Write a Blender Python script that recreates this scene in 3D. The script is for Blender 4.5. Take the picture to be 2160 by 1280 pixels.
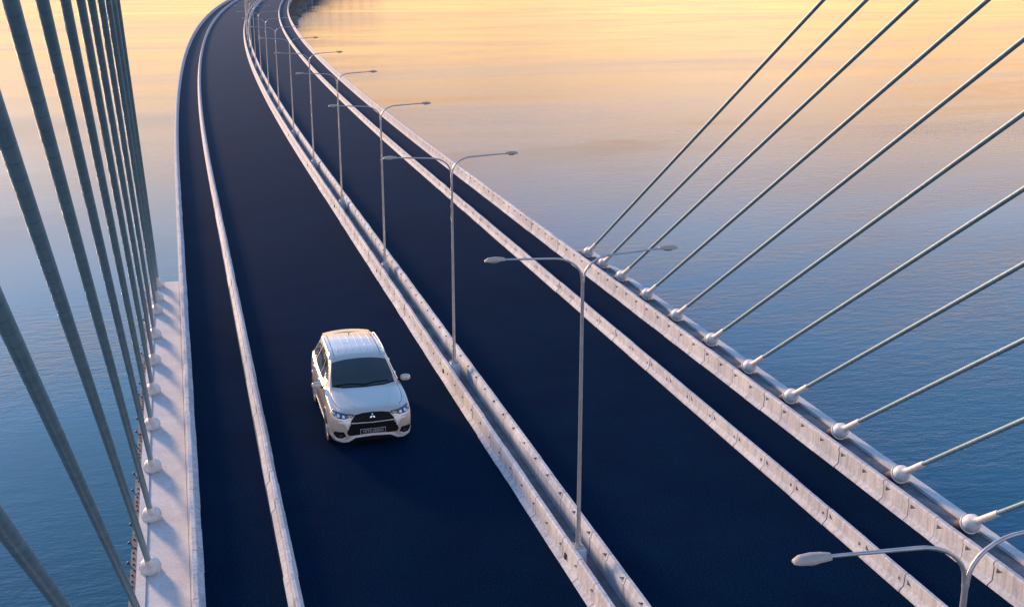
import bpy, bmesh, math, random
from mathutils import Vector, Matrix
from mathutils.bvhtree import BVHTree

random.seed(7)
R = math.radians
scene = bpy.context.scene
for o in list(bpy.data.objects):
    bpy.data.objects.remove(o)
col = scene.collection

# ------------------------------------------------------------------ camera
# X = across the bridge, Y = along the bridge, Z = 0 on the carriageway
CAM_H = 11.2
cd = bpy.data.cameras.new('camera')
cd.sensor_width = 36.0
cd.lens = 36.0 * 2520.0 / 2160.0
cd.clip_start = 0.2
cd.clip_end = 40000
cam = bpy.data.objects.new('camera', cd)
col.objects.link(cam)
cam.location = (0, 0, CAM_H)
cam.rotation_euler = (R(90 - 16.408), 0, R(-15.52))
scene.camera = cam

# ------------------------------------------------------------------ sky and sun
SUN_AZ = 22.0        # degrees left of the bridge axis
SUN_EL = 12.0
VEIL = ((1.0, 0.57, 0.21), (0.93, 0.53, 0.26), (0.50, 0.54, 0.64))
VEIL_GAIN = 4.8
world = bpy.data.worlds.new('World')
scene.world = world
world.use_nodes = True
wn = world.node_tree.nodes
wl = world.node_tree.links
wn.clear()
sky = wn.new('ShaderNodeTexSky')
sky.sky_type = 'NISHITA'
sky.sun_disc = False
sky.sun_elevation = R(SUN_EL)
sky.sun_rotation = R(-SUN_AZ)
sky.altitude = 0
sky.air_density = 1.0
sky.dust_density = 0.2
sky.ozone_density = 4.0
bg = wn.new('ShaderNodeBackground')
bg.inputs['Strength'].default_value = 0.15
wo = wn.new('ShaderNodeOutputWorld')
# a warm sunset veil of thin cloud lies along the whole horizon; its broken edge thins out overhead
tcw = wn.new('ShaderNodeTexCoord')
sxw = wn.new('ShaderNodeSeparateXYZ')
wl.new(tcw.outputs['Generated'], sxw.inputs[0])
mpw = wn.new('ShaderNodeMapping')
mpw.inputs['Scale'].default_value = (1.6, 1.6, 9.0)
wl.new(tcw.outputs['Generated'], mpw.inputs[0])
nzw = wn.new('ShaderNodeTexNoise')
nzw.inputs['Scale'].default_value = 2.2
nzw.inputs['Detail'].default_value = 5
wl.new(mpw.outputs[0], nzw.inputs['Vector'])
adw = wn.new('ShaderNodeMath'); adw.operation = 'MULTIPLY_ADD'
wl.new(nzw.outputs[0], adw.inputs[0]); adw.inputs[1].default_value = 0.30
wl.new(sxw.outputs[2], adw.inputs[2])
vfac = wn.new('ShaderNodeValToRGB')
vfac.color_ramp.elements[0].position = 0.26; vfac.color_ramp.elements[0].color = (0.96, 0.96, 0.96, 1)
vfac.color_ramp.elements[1].position = 0.45; vfac.color_ramp.elements[1].color = (0, 0, 0, 1)
wl.new(adw.outputs[0], vfac.inputs[0])
vcol = wn.new('ShaderNodeValToRGB')
for e_, (p_, c_) in zip([vcol.color_ramp.elements[0], vcol.color_ramp.elements[1], vcol.color_ramp.elements.new(0.2)], ((0.0, VEIL[0]), (0.55, VEIL[2]), (0.22, VEIL[1]))):
    e_.position = p_; e_.color = (*c_, 1)
wl.new(sxw.outputs[2], vcol.inputs[0])
vsc = wn.new('ShaderNodeVectorMath'); vsc.operation = 'SCALE'
nzc = wn.new('ShaderNodeMapRange')          # the veil is cloud: brighter and duller banks
nzc.inputs['From Min'].default_value = 0.3; nzc.inputs['From Max'].default_value = 0.7
nzc.inputs['To Min'].default_value = VEIL_GAIN * 0.62; nzc.inputs['To Max'].default_value = VEIL_GAIN * 1.30
wl.new(nzw.outputs[0], nzc.inputs['Value'])
wl.new(vcol.outputs[0], vsc.inputs[0]); wl.new(nzc.outputs[0], vsc.inputs['Scale'])
vmx = wn.new('ShaderNodeMix'); vmx.data_type = 'RGBA'
wl.new(vfac.outputs[0], vmx.inputs[0]); wl.new(sky.outputs[0], vmx.inputs[6]); wl.new(vsc.outputs[0], vmx.inputs[7])
wl.new(vmx.outputs[2], bg.inputs[0])
wl.new(bg.outputs[0], wo.inputs[0])

sd = bpy.data.lights.new('sun', 'SUN')
sd.energy = 2.5
sd.angle = R(8.0)
sd.color = (1.0, 0.64, 0.38)
sun = bpy.data.objects.new('sun', sd)
col.objects.link(sun)
to_sun = Vector((-math.sin(R(SUN_AZ)) * math.cos(R(SUN_EL)), math.cos(R(SUN_AZ)) * math.cos(R(SUN_EL)), math.sin(R(SUN_EL))))
sun.rotation_euler = to_sun.to_track_quat('Z', 'Y').to_euler()
sun.location = (-30, 40, 40)

vs = scene.view_settings
vs.view_transform = 'Standard'
vs.look = 'None'
vs.gamma = 1.0
vs.exposure = 1.36
vs.use_curve_mapping = False


# ------------------------------------------------------------------ helpers
def tag(o, label=None, cat=None, group=None, kind=None):
    if label: o['label'] = label
    if cat: o['category'] = cat
    if group: o['group'] = group
    if kind: o['kind'] = kind
    return o


def link(name, data, parent=None, mat=None):
    o = bpy.data.objects.new(name, data)
    col.objects.link(o)
    if parent: o.parent = parent
    if mat and data is not None and not data.materials: data.materials.append(mat)
    return o


def empty(name, loc=(0, 0, 0), rz=0.0):
    o = bpy.data.objects.new(name, None)
    o.empty_display_size = 0.2
    col.objects.link(o)
    o.location = loc
    o.rotation_euler = (0, 0, rz)
    return o


def mesh_from(bm, name, smooth=None):
    me = bpy.data.meshes.new(name)
    bmesh.ops.recalc_face_normals(bm, faces=bm.faces[:])
    if smooth is not None:
        for f in bm.faces: f.smooth = True
        for e in bm.edges:
            if len(e.link_faces) == 2 and e.calc_face_angle(0) > R(smooth): e.smooth = False
    bm.to_mesh(me)
    bm.free()
    return me


def pydata(name, v, f, smooth=False):
    me = bpy.data.meshes.new(name)
    me.from_pydata(v, [], f)
    if smooth:
        me.polygons.foreach_set('use_smooth', [True] * len(me.polygons))
    me.update()
    return me


def box(bm, c, size, m=None):
    mm = Matrix.Translation(c) @ Matrix.Diagonal((*size, 1))
    if m: mm = m @ mm
    return bmesh.ops.create_cube(bm, size=1.0, matrix=mm)['verts']


def tube(bm, pts, rad, seg=10, caps=True):
    """tube through pts; rad is a number or a list"""
    pts = [Vector(p) for p in pts]
    n = len(pts)
    rs = rad if isinstance(rad, (list, tuple)) else [rad] * n
    rings = []
    up = None
    for i, p in enumerate(pts):
        t = (pts[min(i + 1, n - 1)] - pts[max(i - 1, 0)]).normalized()
        if up is None:
            up = Vector((0, 0, 1)) if abs(t.z) < 0.9 else Vector((0, 1, 0))
        a = t.cross(up)
        if a.length < 1e-4: a = t.cross(Vector((1, 0, 0)))
        a.normalize()
        b = a.cross(t).normalized()
        up = b
        rings.append([bm.verts.new(p + rs[i] * (math.cos(k * 2 * math.pi / seg) * a + math.sin(k * 2 * math.pi / seg) * b)) for k in range(seg)])
    for i in range(n - 1):
        for k in range(seg):
            bm.faces.new((rings[i][k], rings[i][(k + 1) % seg], rings[i + 1][(k + 1) % seg], rings[i + 1][k]))
    if caps:
        bm.faces.new(rings[0])
        bm.faces.new(rings[-1][::-1])


def lathe(bm, prof, seg=20, m=None):
    """prof = [(radius, z)] turned about local Z"""
    rings = []
    for r, z in prof:
        if r < 1e-5:
            rings.append([bm.verts.new((0, 0, z))])
        else:
            rings.append([bm.verts.new((r * math.cos(k * 2 * math.pi / seg), r * math.sin(k * 2 * math.pi / seg), z)) for k in range(seg)])
    for a, b in zip(rings, rings[1:]):
        for k in range(seg):
            k2 = (k + 1) % seg
            if len(a) == 1 and len(b) == 1: continue
            if len(a) == 1: bm.faces.new((a[0], b[k2], b[k]))
            elif len(b) == 1: bm.faces.new((a[k], a[k2], b[0]))
            else: bm.faces.new((a[k], a[k2], b[k2], b[k]))
    if m: bmesh.ops.transform(bm, matrix=m, verts=[v for r_ in rings for v in r_])


# ------------------------------------------------------------------ materials
def mat(name):
    m = bpy.data.materials.new(name)
    m.use_nodes = True
    nt = m.node_tree
    return m, nt, nt.nodes['Principled BSDF']


def node(nt, kind, **kw):
    n = nt.nodes.new(kind)
    for k, v in kw.items():
        if k.startswith('_'): setattr(n, k[1:], v)
        else: n.inputs[k].default_value = v
    return n


def ramp(nt, src, stops):
    r = nt.nodes.new('ShaderNodeValToRGB')
    el = r.color_ramp.elements
    while len(el) < len(stops): el.new(0.5)
    for e, (p, c) in zip(el, stops):
        e.position = p
        e.color = (*c, 1) if len(c) == 3 else c
    nt.links.new(src, r.inputs[0])
    return r


def noise(nt, vec, scale, detail=4, rough=0.6):
    n = node(nt, 'ShaderNodeTexNoise', Scale=scale, Detail=detail, Roughness=rough)
    nt.links.new(vec, n.inputs['Vector'])
    return n


def mixcol(nt, fac, a, b, mode='MIX'):
    m = nt.nodes.new('ShaderNodeMix')
    m.data_type = 'RGBA'
    m.blend_type = mode
    for sock, val in ((m.inputs[0], fac), (m.inputs[6], a), (m.inputs[7], b)):
        if isinstance(val, (int, float)): sock.default_value = val
        elif isinstance(val, tuple): sock.default_value = (*val, 1)
        else: nt.links.new(val, sock)
    return m.outputs[2]


def bump(nt, bsdf, h, strength, dist=0.02):
    b = node(nt, 'ShaderNodeBump', Strength=strength, Distance=dist)
    nt.links.new(h, b.inputs['Height'])
    nt.links.new(b.outputs[0], bsdf.inputs['Normal'])


def concrete(name, base, dark, streak=0.5, rough=0.8):
    m, nt, b = mat(name)
    geo = nt.nodes.new('ShaderNodeNewGeometry')
    oi = nt.nodes.new('ShaderNodeObjectInfo')
    pos = geo.outputs['Position']
    n1 = noise(nt, pos, 1.3, 6, 0.65)
    n2 = noise(nt, pos, 14.0, 5, 0.7)
    mp = node(nt, 'ShaderNodeMapping', Scale=(9, 9, 1.4))
    nt.links.new(pos, mp.inputs[0])
    n3 = noise(nt, mp.outputs[0], 1.0, 4, 0.6)
    c1 = ramp(nt, n1.outputs[0], [(0.38, dark), (0.62, base)])
    st = ramp(nt, n3.outputs[0], [(0.36, (0.45, 0.47, 0.52)), (0.56, (1, 1, 1))])
    c2 = mixcol(nt, streak, c1.outputs[0], st.outputs[0], 'MULTIPLY')
    g = ramp(nt, n2.outputs[0], [(0.3, (0.72, 0.72, 0.72)), (0.6, (1.06, 1.06, 1.06))])
    c3 = mixcol(nt, 0.6, c2, g.outputs[0], 'MULTIPLY')
    rr = ramp(nt, oi.outputs['Random'], [(0.0, (0.86, 0.86, 0.88)), (1.0, (1.06, 1.05, 1.03))])
    c4 = mixcol(nt, 1.0, c3, rr.outputs[0], 'MULTIPLY')
    nt.links.new(c4, b.inputs['Base Color'])
    b.inputs['Roughness'].default_value = rough
    b.inputs['Specular IOR Level'].default_value = 0.3
    bump(nt, b, n2.outputs[0], 0.35, 0.01)
    return m


M = {}
M['concrete'] = concrete('barrier_concrete', (0.68, 0.675, 0.675), (0.55, 0.555, 0.58), 0.45)
M['ledge'] = concrete('ledge_concrete', (0.71, 0.68, 0.655), (0.60, 0.58, 0.57), 0.12)
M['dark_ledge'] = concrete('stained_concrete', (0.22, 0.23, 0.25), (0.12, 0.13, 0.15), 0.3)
M['pier'] = concrete('pier_concrete', (0.30, 0.31, 0.32), (0.20, 0.21, 0.22), 0.4)


def asphalt():
    m, nt, b = mat('asphalt')
    geo = nt.nodes.new('ShaderNodeNewGeometry')
    pos = geo.outputs['Position']
    n1 = noise(nt, pos, 0.16, 5, 0.6)
    n2 = noise(nt, pos, 26.0, 4, 0.75)
    n3 = noise(nt, pos, 0.7, 4, 0.6)
    c1 = ramp(nt, n1.outputs[0], [(0.35, (0.0018, 0.0135, 0.034)), (0.68, (0.0034, 0.0180, 0.044))])
    g = ramp(nt, n2.outputs[0], [(0.32, (0.35, 0.35, 0.35)), (0.5, (1, 1, 1)), (0.70, (2.6, 2.6, 2.6))])
    c2 = mixcol(nt, 0.75, c1.outputs[0], g.outputs[0], 'MULTIPLY')
    g3 = ramp(nt, n3.outputs[0], [(0.35, (1.15, 0.8, 0.95)), (0.65, (0.8, 1.2, 1.1))])
    c3 = mixcol(nt, 0.6, c2, g3.outputs[0], 'MULTIPLY')
    bp = node(nt, 'ShaderNodeBump', Strength=0.5, Distance=0.006)
    nt.links.new(n2.outputs[0], bp.inputs['Height'])
    df = node(nt, 'ShaderNodeBsdfDiffuse', Roughness=0.8)
    nt.links.new(c3, df.inputs['Color'])
    nt.links.new(bp.outputs[0], df.inputs['Normal'])
    gl = node(nt, 'ShaderNodeBsdfGlossy', Roughness=0.62)
    gl.inputs['Color'].default_value = (0.8, 0.8, 0.8, 1)
    nt.links.new(bp.outputs[0], gl.inputs['Normal'])
    fr = node(nt, 'ShaderNodeFresnel', IOR=1.10)
    mx = nt.nodes.new('ShaderNodeMixShader')
    fs = node(nt, 'ShaderNodeMath', _operation='MULTIPLY'); fs.inputs[1].default_value = 0.20
    nt.links.new(fr.outputs[0], fs.inputs[0]); nt.links.new(fs.outputs[0], mx.inputs[0]); nt.links.new(df.outputs[0], mx.inputs[1]); nt.links.new(gl.outputs[0], mx.inputs[2])
    out = [n_ for n_ in nt.nodes if n_.type == 'OUTPUT_MATERIAL'][0]
    nt.links.new(mx.outputs[0], out.inputs[0])
    nt.nodes.remove(b)
    return m


M['asphalt'] = asphalt()


def water():
    m, nt, b = mat('sea_water')
    geo = nt.nodes.new('ShaderNodeNewGeometry')
    pos = geo.outputs['Position']
    mp = node(nt, 'ShaderNodeMapping', Scale=(1.0, 2.4, 1.0), Rotation=(0, 0, R(14)))
    nt.links.new(pos, mp.inputs[0])
    mp2 = node(nt, 'ShaderNodeMapping', Scale=(0.006, 0.022, 1.0), Rotation=(0, 0, R(10)))
    nt.links.new(pos, mp2.inputs[0])
    big = noise(nt, mp2.outputs[0], 1.0, 9, 0.68)      # wind slicks and currents
    big.inputs['Distortion'].default_value = 1.2
    silt = noise(nt, mp.outputs[0], 0.022, 6, 0.65)
    w1 = noise(nt, mp.outputs[0], 0.8, 5, 0.65)
    w2 = noise(nt, mp.outputs[0], 3.2, 3, 0.6)
    c = ramp(nt, silt.outputs[0], [(0.32, (0.0003, 0.056, 0.108)), (0.7, (0.004, 0.112, 0.180))])
    nt.links.new(c.outputs[0], b.inputs['Base Color'])
    b.inputs['IOR'].default_value = 1.33
    rr = ramp(nt, big.outputs[0], [(0.36, (0.05, 0.05, 0.05)), (0.62, (0.12, 0.12, 0.12))])
    nt.links.new(rr.outputs[0], b.inputs['Roughness'])
    h = nt.nodes.new('ShaderNodeMath')
    h.operation = 'MULTIPLY_ADD'
    nt.links.new(w2.outputs[0], h.inputs[0])
    h.inputs[1].default_value = 0.10
    nt.links.new(w1.outputs[0], h.inputs[2])
    st = ramp(nt, big.outputs[0], [(0.38, (0.015, 0.015, 0.015)), (0.60, (0.17, 0.17, 0.17))])
    bp = node(nt, 'ShaderNodeBump', Distance=0.30)
    nt.links.new(st.outputs[0], bp.inputs['Strength'])
    nt.links.new(h.outputs[0], bp.inputs['Height'])
    nt.links.new(bp.outputs[0], b.inputs['Normal'])
    return m


M['water'] = water()


def plain(name, c, rough=0.5, metal=0.0, coat=0.0, spec=0.5, grain=0.0, gscale=30.0):
    m, nt, b = mat(name)
    geo = nt.nodes.new('ShaderNodeNewGeometry')
    n = noise(nt, geo.outputs['Position'], gscale, 4, 0.6)
    lo = tuple(x * (1 - grain) for x in c)
    hi = tuple(min(1, x * (1 + grain)) for x in c)
    r_ = ramp(nt, n.outputs[0], [(0.35, lo), (0.65, hi)])
    nt.links.new(r_.outputs[0], b.inputs['Base Color'])
    b.inputs['Roughness'].default_value = rough
    b.inputs['Metallic'].default_value = metal
    b.inputs['Coat Weight'].default_value = coat
    b.inputs['Coat Roughness'].default_value = 0.04
    b.inputs['Specular IOR Level'].default_value = spec
    return m


M['galv'] = plain('galvanised_steel', (0.50, 0.50, 0.50), 0.38, 0.55, grain=0.12, gscale=6)
M['head'] = plain('lamp_head_paint', (0.44, 0.39, 0.34), 0.6, 0.0, grain=0.08)
M['lens'] = plain('lamp_lens', (0.35, 0.35, 0.36), 0.15, grain=0.05)
M['white_metal'] = plain('anchor_paint', (0.70, 0.68, 0.64), 0.45, grain=0.10, gscale=9)
M['anchor_dark'] = plain('anchor_neoprene', (0.055, 0.040, 0.055), 0.7, grain=0.2)
M['hole'] = plain('dark_opening', (0.02, 0.022, 0.03), 0.9, grain=0.2)


def cable_mat():
    m, nt, b = mat('cable_sheath')
    tc = nt.nodes.new('ShaderNodeTexCoord')
    sx = nt.nodes.new('ShaderNodeSeparateXYZ')
    nt.links.new(tc.outputs['Object'], sx.inputs[0])
    mp = node(nt, 'ShaderNodeMath', _operation='MULTIPLY')
    nt.links.new(sx.outputs[2], mp.inputs[0])
    mp.inputs[1].default_value = 2 * math.pi / 0.22
    sn = node(nt, 'ShaderNodeMath', _operation='SINE')
    nt.links.new(mp.outputs[0], sn.inputs[0])
    pw = ramp(nt, sn.outputs[0], [(0.90, (0, 0, 0)), (1.0, (1, 1, 1))])
    n = noise(nt, tc.outputs['Object'], 3.0, 4)
    c = ramp(nt, n.outputs[0], [(0.35, (0.11, 0.23, 0.30)), (0.65, (0.16, 0.30, 0.37))])
    c2 = mixcol(nt, pw.outputs[0], c.outputs[0], (0.10, 0.20, 0.26))
    nt.links.new(c2, b.inputs['Base Color'])
    b.inputs['Roughness'].default_value = 0.45
    bump(nt, b, pw.outputs[0], 0.3, 0.006)
    return m


M['cable'] = cable_mat()

# ------------------------------------------------------------------ bridge axis
XC = 6.75
S0, RAD = 62.0, 2000.0


def axis(s, off=0.0, z=0.0):
    if s <= S0: return Vector((XC + off, s, z))
    t = (s - S0) / RAD
    return Vector((XC + RAD - (RAD - off) * math.cos(t), S0 + (RAD - off) * math.sin(t), z))


def heading(s):
    return 0.0 if s <= S0 else -(s - S0) / RAD


def stations(a, b, step=4.0):
    out = [a]
    s = a
    while s < b - 1e-6:
        st = step if s >= S0 - step else 12.0
        s = min(b, s + st)
        out.append(s)
    return out


def sweep(name, prof, a, b, closed=True, caps=True, step=4.0):
    ss = stations(a, b, step)
    n = len(prof)
    v, f = [], []
    for s in ss:
        for (o, z) in prof: v.append(axis(s, o, z))
    for i in range(len(ss) - 1):
        for k in range(n if closed else n - 1):
            k2 = (k + 1) % n
            f.append((i * n + k, i * n + k2, (i + 1) * n + k2, (i + 1) * n + k))
    if closed and caps:
        f.append(tuple(range(n))[::-1])
        f.append(tuple((len(ss) - 1) * n + k for k in range(n)))
    me = pydata(name, v, f)
    bm = bmesh.new()
    bm.from_mesh(me)
    bmesh.ops.recalc_face_normals(bm, faces=bm.faces[:])
    bm.to_mesh(me)
    bm.free()
    return me


# ------------------------------------------------------------------ sea
WZ = -5.0
wv = 9000.0
tag(link('sea', pydata('sea', [(-wv, -800, WZ), (wv, -800, WZ), (wv, 16000, WZ), (-wv, 16000, WZ)], [(0, 1, 2, 3)]), None, M['water']), kind='structure')

# ------------------------------------------------------------------ deck and roads
S_NEAR, S_FAR, S_LEDGE = -12.0, 720.0, 42.5
# main deck: top a hair under the asphalt, with the median channel
deck = [(-7.20, -0.006), (-0.19, -0.006), (-0.19, -0.34), (0.25, -0.34), (0.25, -0.006), (7.20, -0.006),
        (7.20, -0.30), (5.4, -0.45), (3.6, -1.1), (-3.6, -1.1), (-5.4, -0.45), (-7.20, -0.30)]
tag(link('bridge_deck', sweep('bridge_deck', deck, S_NEAR, S_FAR), None, M['ledge']), kind='structure')
for nm, a, b in (('road_shoulder_left', -6.95, -5.55), ('road_left', -5.27, -0.38), ('road_right', 0.44, 5.27), ('road_shoulder_right', 5.52, 6.95)):
    prof = [(a, 0.0), (b, 0.0)]
    tag(link(nm, sweep(nm, prof, S_NEAR, S_FAR, closed=False), None, M['asphalt']), kind='structure')
# strips under the free-standing dividers
tag(link('road_strip_left', sweep('road_strip_left', [(-5.55, -0.001), (-5.27, -0.001)], S_NEAR, S_FAR, closed=False), None, M['asphalt']), kind='structure')
tag(link('road_strip_right', sweep('road_strip_right', [(5.27, -0.001), (5.52, -0.001)], S_NEAR, S_FAR, closed=False), None, M['asphalt']), kind='structure')
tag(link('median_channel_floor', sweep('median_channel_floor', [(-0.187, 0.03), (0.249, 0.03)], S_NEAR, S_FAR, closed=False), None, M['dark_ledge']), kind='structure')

# ------------------------------------------------------------------ barriers
def notch_cut(me, tri, y0, depth_x, sign):
    """cut a wedge pocket into a panel mesh (tri in local y,z), x from face inward"""
    bm = bmesh.new()
    x0, x1 = depth_x
    a = [bm.verts.new((x0, y, z)) for y, z in tri]
    b = [bm.verts.new((x1, y, z)) for y, z in tri]
    n = len(tri)
    bm.faces.new(a)
    bm.faces.new(b[::-1])
    for k in range(n):
        bm.faces.new((a[k], b[k], b[(k + 1) % n], a[(k + 1) % n]))
    cm = mesh_from(bm, 'cutter')
    o = bpy.data.objects.new('tmp_panel', me)
    c = bpy.data.objects.new('tmp_cutter', cm)
    col.objects.link(o)
    col.objects.link(c)
    md = o.modifiers.new('b', 'BOOLEAN')
    md.operation = 'DIFFERENCE'
    md.solver = 'EXACT'
    md.object = c
    dg = bpy.context.evaluated_depsgraph_get()
    dg.update()
    out = bpy.data.meshes.new_from_object(o.evaluated_get(dg))
    bpy.data.objects.remove(o)
    bpy.data.objects.remove(c)
    bpy.data.meshes.remove(cm)
    return out


def panel_mesh(name, prof, length, cuts):
    v, f = [], []
    n = len(prof)
    hl = length / 2
    for y in (-hl, hl):
        for (x, z) in prof: v.append((x, y, z))
    for k in range(n):
        k2 = (k + 1) % n
        f.append((k, k2, n + k2, n + k))
    f.append(tuple(range(n))[::-1])
    f.append(tuple(range(n, 2 * n)))
    me = pydata(name, v, f)
    bm = bmesh.new()
    bm.from_mesh(me)
    bmesh.ops.recalc_face_normals(bm, faces=bm.faces[:])
    bm.to_mesh(me)
    bm.free()
    for tri, dx in cuts:
        new = notch_cut(me, tri, 0, dx, 1)
        new.name = name
        me = new
    me.materials.clear()
    me.materials.append(M['concrete'])
    return me


NEAR_END, FAR_PANELS = 60.0, 330.0


def make_barrier(name, label, off, me, pitch, prof, s_first, jitter=0.008):
    """an Empty > panel, panel.001 ... plus one joined run where panels are too small to pick apart"""
    root = empty(name, axis(s_first, off, 0))
    tag(root, label, 'barrier', 'concrete barriers along the bridge')
    base = axis(s_first, off, 0)
    s = s_first
    k = 0
    while s < NEAR_END:
        p = axis(s, off, 0)
        o = link('panel', me, root)
        o.location = p - base + Vector((random.uniform(-jitter, jitter), 0, random.uniform(-0.004, 0.002)))
        o.rotation_euler = (0, 0, heading(s) + random.uniform(-0.004, 0.004))
        s += pitch
        k += 1
    vv, ff = [], []
    mv = [Vector(v.co) for v in me.vertices]
    mf = [tuple(p.vertices) for p in me.polygons]
    while s < FAR_PANELS:
        p = axis(s, off, 0) - base
        rz = Matrix.Rotation(heading(s), 4, 'Z')
        b0 = len(vv)
        vv += [rz @ v + p for v in mv]
        ff += [tuple(i + b0 for i in f) for f in mf]
        s += pitch
    fm = pydata('far_panels', vv, ff)
    tag(link('far_panels', fm, root, M['concrete']), kind='stuff')
    # beyond that a plain continuous run
    run = sweep('distant_run', [(off + x, z) for x, z in prof], s - pitch / 2, S_FAR)
    run.transform(Matrix.Translation(-base))
    tag(link('distant_run', run, root, M['concrete']), kind='stuff')
    return root


PITCH, JPITCH = 0.91, 1.38
GAP = 0.020
# median walls (profile x measured from the wall's own reference line)
m1 = [(0.0, 0.003), (0.006, 0.02), (0.100, 0.075), (0.108, 0.315), (0.090, 0.330), (0.104, 0.440), (0.130, 0.470), (0.195, 0.470), (0.207, 0.455), (0.207, -0.333), (0.185, -0.333), (0.185, 0.003)]
m2 = [(0.0, -0.333), (0.0, 0.385), (0.022, 0.40), (0.048, 0.505), (0.060, 0.515), (0.120, 0.515), (0.132, 0.50), (0.150, 0.10), (0.215, 0.05), (0.225, 0.003), (0.020, 0.003), (0.020, -0.333)]
r2 = [(0.0, 0.003), (0.006, 0.03), (0.092, 0.10), (0.102, 0.390), (0.080, 0.405), (0.084, 0.470), (0.112, 0.50), (0.190, 0.50), (0.200, 0.485), (0.200, 0.003)]
jb = [(0.0, 0.003), (0.004, 0.04), (0.082, 0.125), (0.094, 0.340), (0.108, 0.356), (0.168, 0.356), (0.178, 0.345), (0.201, 0.14), (0.270, 0.05), (0.276, 0.003)]


def mirror(prof): return [(-x, z) for x, z in prof][::-1]


tri = lambda y, z, w=0.13, h=0.085: [(y, z), (y + w, z), (y, z + h)]
pm1 = panel_mesh('median_panel', m1, PITCH - GAP, [([(-0.38, 0.215), (-0.19, 0.215), (-0.38, 0.312)], (0.02, 0.185))])
pm2 = panel_mesh('median_panel', m2, PITCH - GAP, [([(-0.38, 0.395), (-0.18, 0.395), (-0.38, 0.492)], (-0.02, 0.11))])
pr2 = panel_mesh('parapet_panel', r2, PITCH - GAP, [([(0.39, 0.285), (0.17, 0.385), (0.39, 0.385)], (0.02, 0.16))])
pl0 = panel_mesh('parapet_panel', mirror(r2), PITCH - GAP, [([(0.39, 0.285), (0.17, 0.385), (0.39, 0.385)], (-0.16, -0.02))])
pjb = panel_mesh('divider_panel', jb, JPITCH - GAP, [([(0.61, 0.19), (0.44, 0.19), (0.61, 0.29)], (0.02, 0.16)),
                                                  ([(-0.50, 0.16), (-0.60, 0.16), (-0.60, 0.225), (-0.50, 0.225)], (0.02, 0.105))])
bl0 = make_barrier('edge_parapet', 'outer concrete parapet beside the left row of cable anchors', -6.94, pl0, PITCH, mirror(r2), 13.2)
bl1 = make_barrier('lane_divider', 'low concrete divider between the white car and the narrow left lane', -5.53, pjb, JPITCH, jb, 14.1)
bm1 = make_barrier('median_wall', 'median wall on the car side of the lamp posts, with drain openings', -0.395, pm1, PITCH, m1, 14.63)
bm2 = make_barrier('median_wall', 'median wall behind the lamp posts, facing the empty carriageway', 0.25, pm2, PITCH, m2, 14.6)
br1 = make_barrier('lane_divider', 'low concrete divider between the empty carriageway and narrow right lane', 5.25, pjb, JPITCH, jb, 14.75)
br2 = make_barrier('edge_parapet', 'outer concrete parapet beside the right row of cable anchors', 6.94, pr2, PITCH, r2, 13.4)

LAMP_S = [8.32, 19.22, 30.07, 41.21, 53.0, 64.12, 75.48, 87.22, 98.61, 110.05, 121.78]
while LAMP_S[-1] < 330: LAMP_S.append(LAMP_S[-1] + 11.4)

# drain openings at the foot of the car-side median wall, one by each lamp
bm = bmesh.new()
box(bm, (0, 0, 0), (0.035, 0.085, 0.115))
drain_me = mesh_from(bm, 'drain_opening')
drain_me.materials.append(M['hole'])
for s in LAMP_S[1:7]:
    o = link('drain_opening', drain_me, bm1)
    sa = s + 0.22
    p = axis(sa, -0.395 + 0.098, 0.175)
    o.location = p - bm1.location
    o.rotation_euler = (0, R(6), heading(sa))

# ------------------------------------------------------------------ anchor ledges
def ledge(side):
    sg = side
    e = (lambda a, z: (sg * a, z))
    nm = 'anchor_ledge'
    root = empty(nm, axis(0, sg * 7.7, 0))
    def part(name, prof, m, a=S_NEAR, b=S_LEDGE):
        me = sweep(name, prof, a, b)
        me.transform(Matrix.Translation(-root.location))
        return link(name, me, root, m)
    if side < 0:
        tag(root, 'pale concrete cable ledge along the left edge, dotted with anchor domes', 'ledge')
        part('slab', [e(7.205, 0.0), e(7.99, 0.0), e(7.99, -0.5), e(7.205, -0.5)], M['ledge'])
        part('kerb_strip', [e(7.993, 0.03), e(8.17, 0.03), e(8.17, -0.5), e(7.993, -0.5)], M['ledge'], b=S_LEDGE - 0.1)
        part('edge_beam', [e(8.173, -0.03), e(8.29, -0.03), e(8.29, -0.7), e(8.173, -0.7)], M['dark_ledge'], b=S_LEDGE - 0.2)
        bm_ = bmesh.new()
        lathe(bm_, [(0.010, -0.03), (0.010, 0.02), (0.028, 0.028), (0.034, 0.045), (0.024, 0.066), (0, 0.072)], 10)
        bolt = mesh_from(bm_, 'bolt', 40)
        bolt.materials.append(M['anchor_dark'])
        s = 17.3
        while s < S_LEDGE - 1:
            o = link('bolt', bolt, root)
            o.location = axis(s, -8.31, -0.035) - root.location
            o.rotation_euler = (0, R(-35), 0)
            s += 0.86 + random.uniform(-0.05, 0.05)
        bm_ = bmesh.new()
        lathe(bm_, [(0.02, -0.01), (0.02, 0.012), (0.012, 0.018), (0, 0.018)], 8)
        rivet = mesh_from(bm_, 'rivet', 40)
        rivet.materials.append(M['hole'])
        s = 17.0
        while s < 36:
            o = link('rivet', rivet, root)
            o.location = axis(s, -8.23 + random.uniform(-0.02, 0.02), -0.028) - root.location
            s += random.choice((0.19, 0.19, 0.24, 0.38))
    else:
        tag(root, 'stained concrete cable ledge along the right edge, behind the parapet', 'ledge')
        part('slab', [e(7.205, 0.10), e(7.70, 0.10), e(7.70, -0.5), e(7.205, -0.5)], M['dark_ledge'])
        part('channel', [e(7.703, 0.085), e(7.97, 0.085), e(7.97, -0.5), e(7.703, -0.5)], M['dark_ledge'])
        part('outer_kerb', [e(7.98, 0.15), e(8.22, 0.14), e(8.24, -0.6), e(7.98, -0.6)], M['ledge'])
    return root


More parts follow.
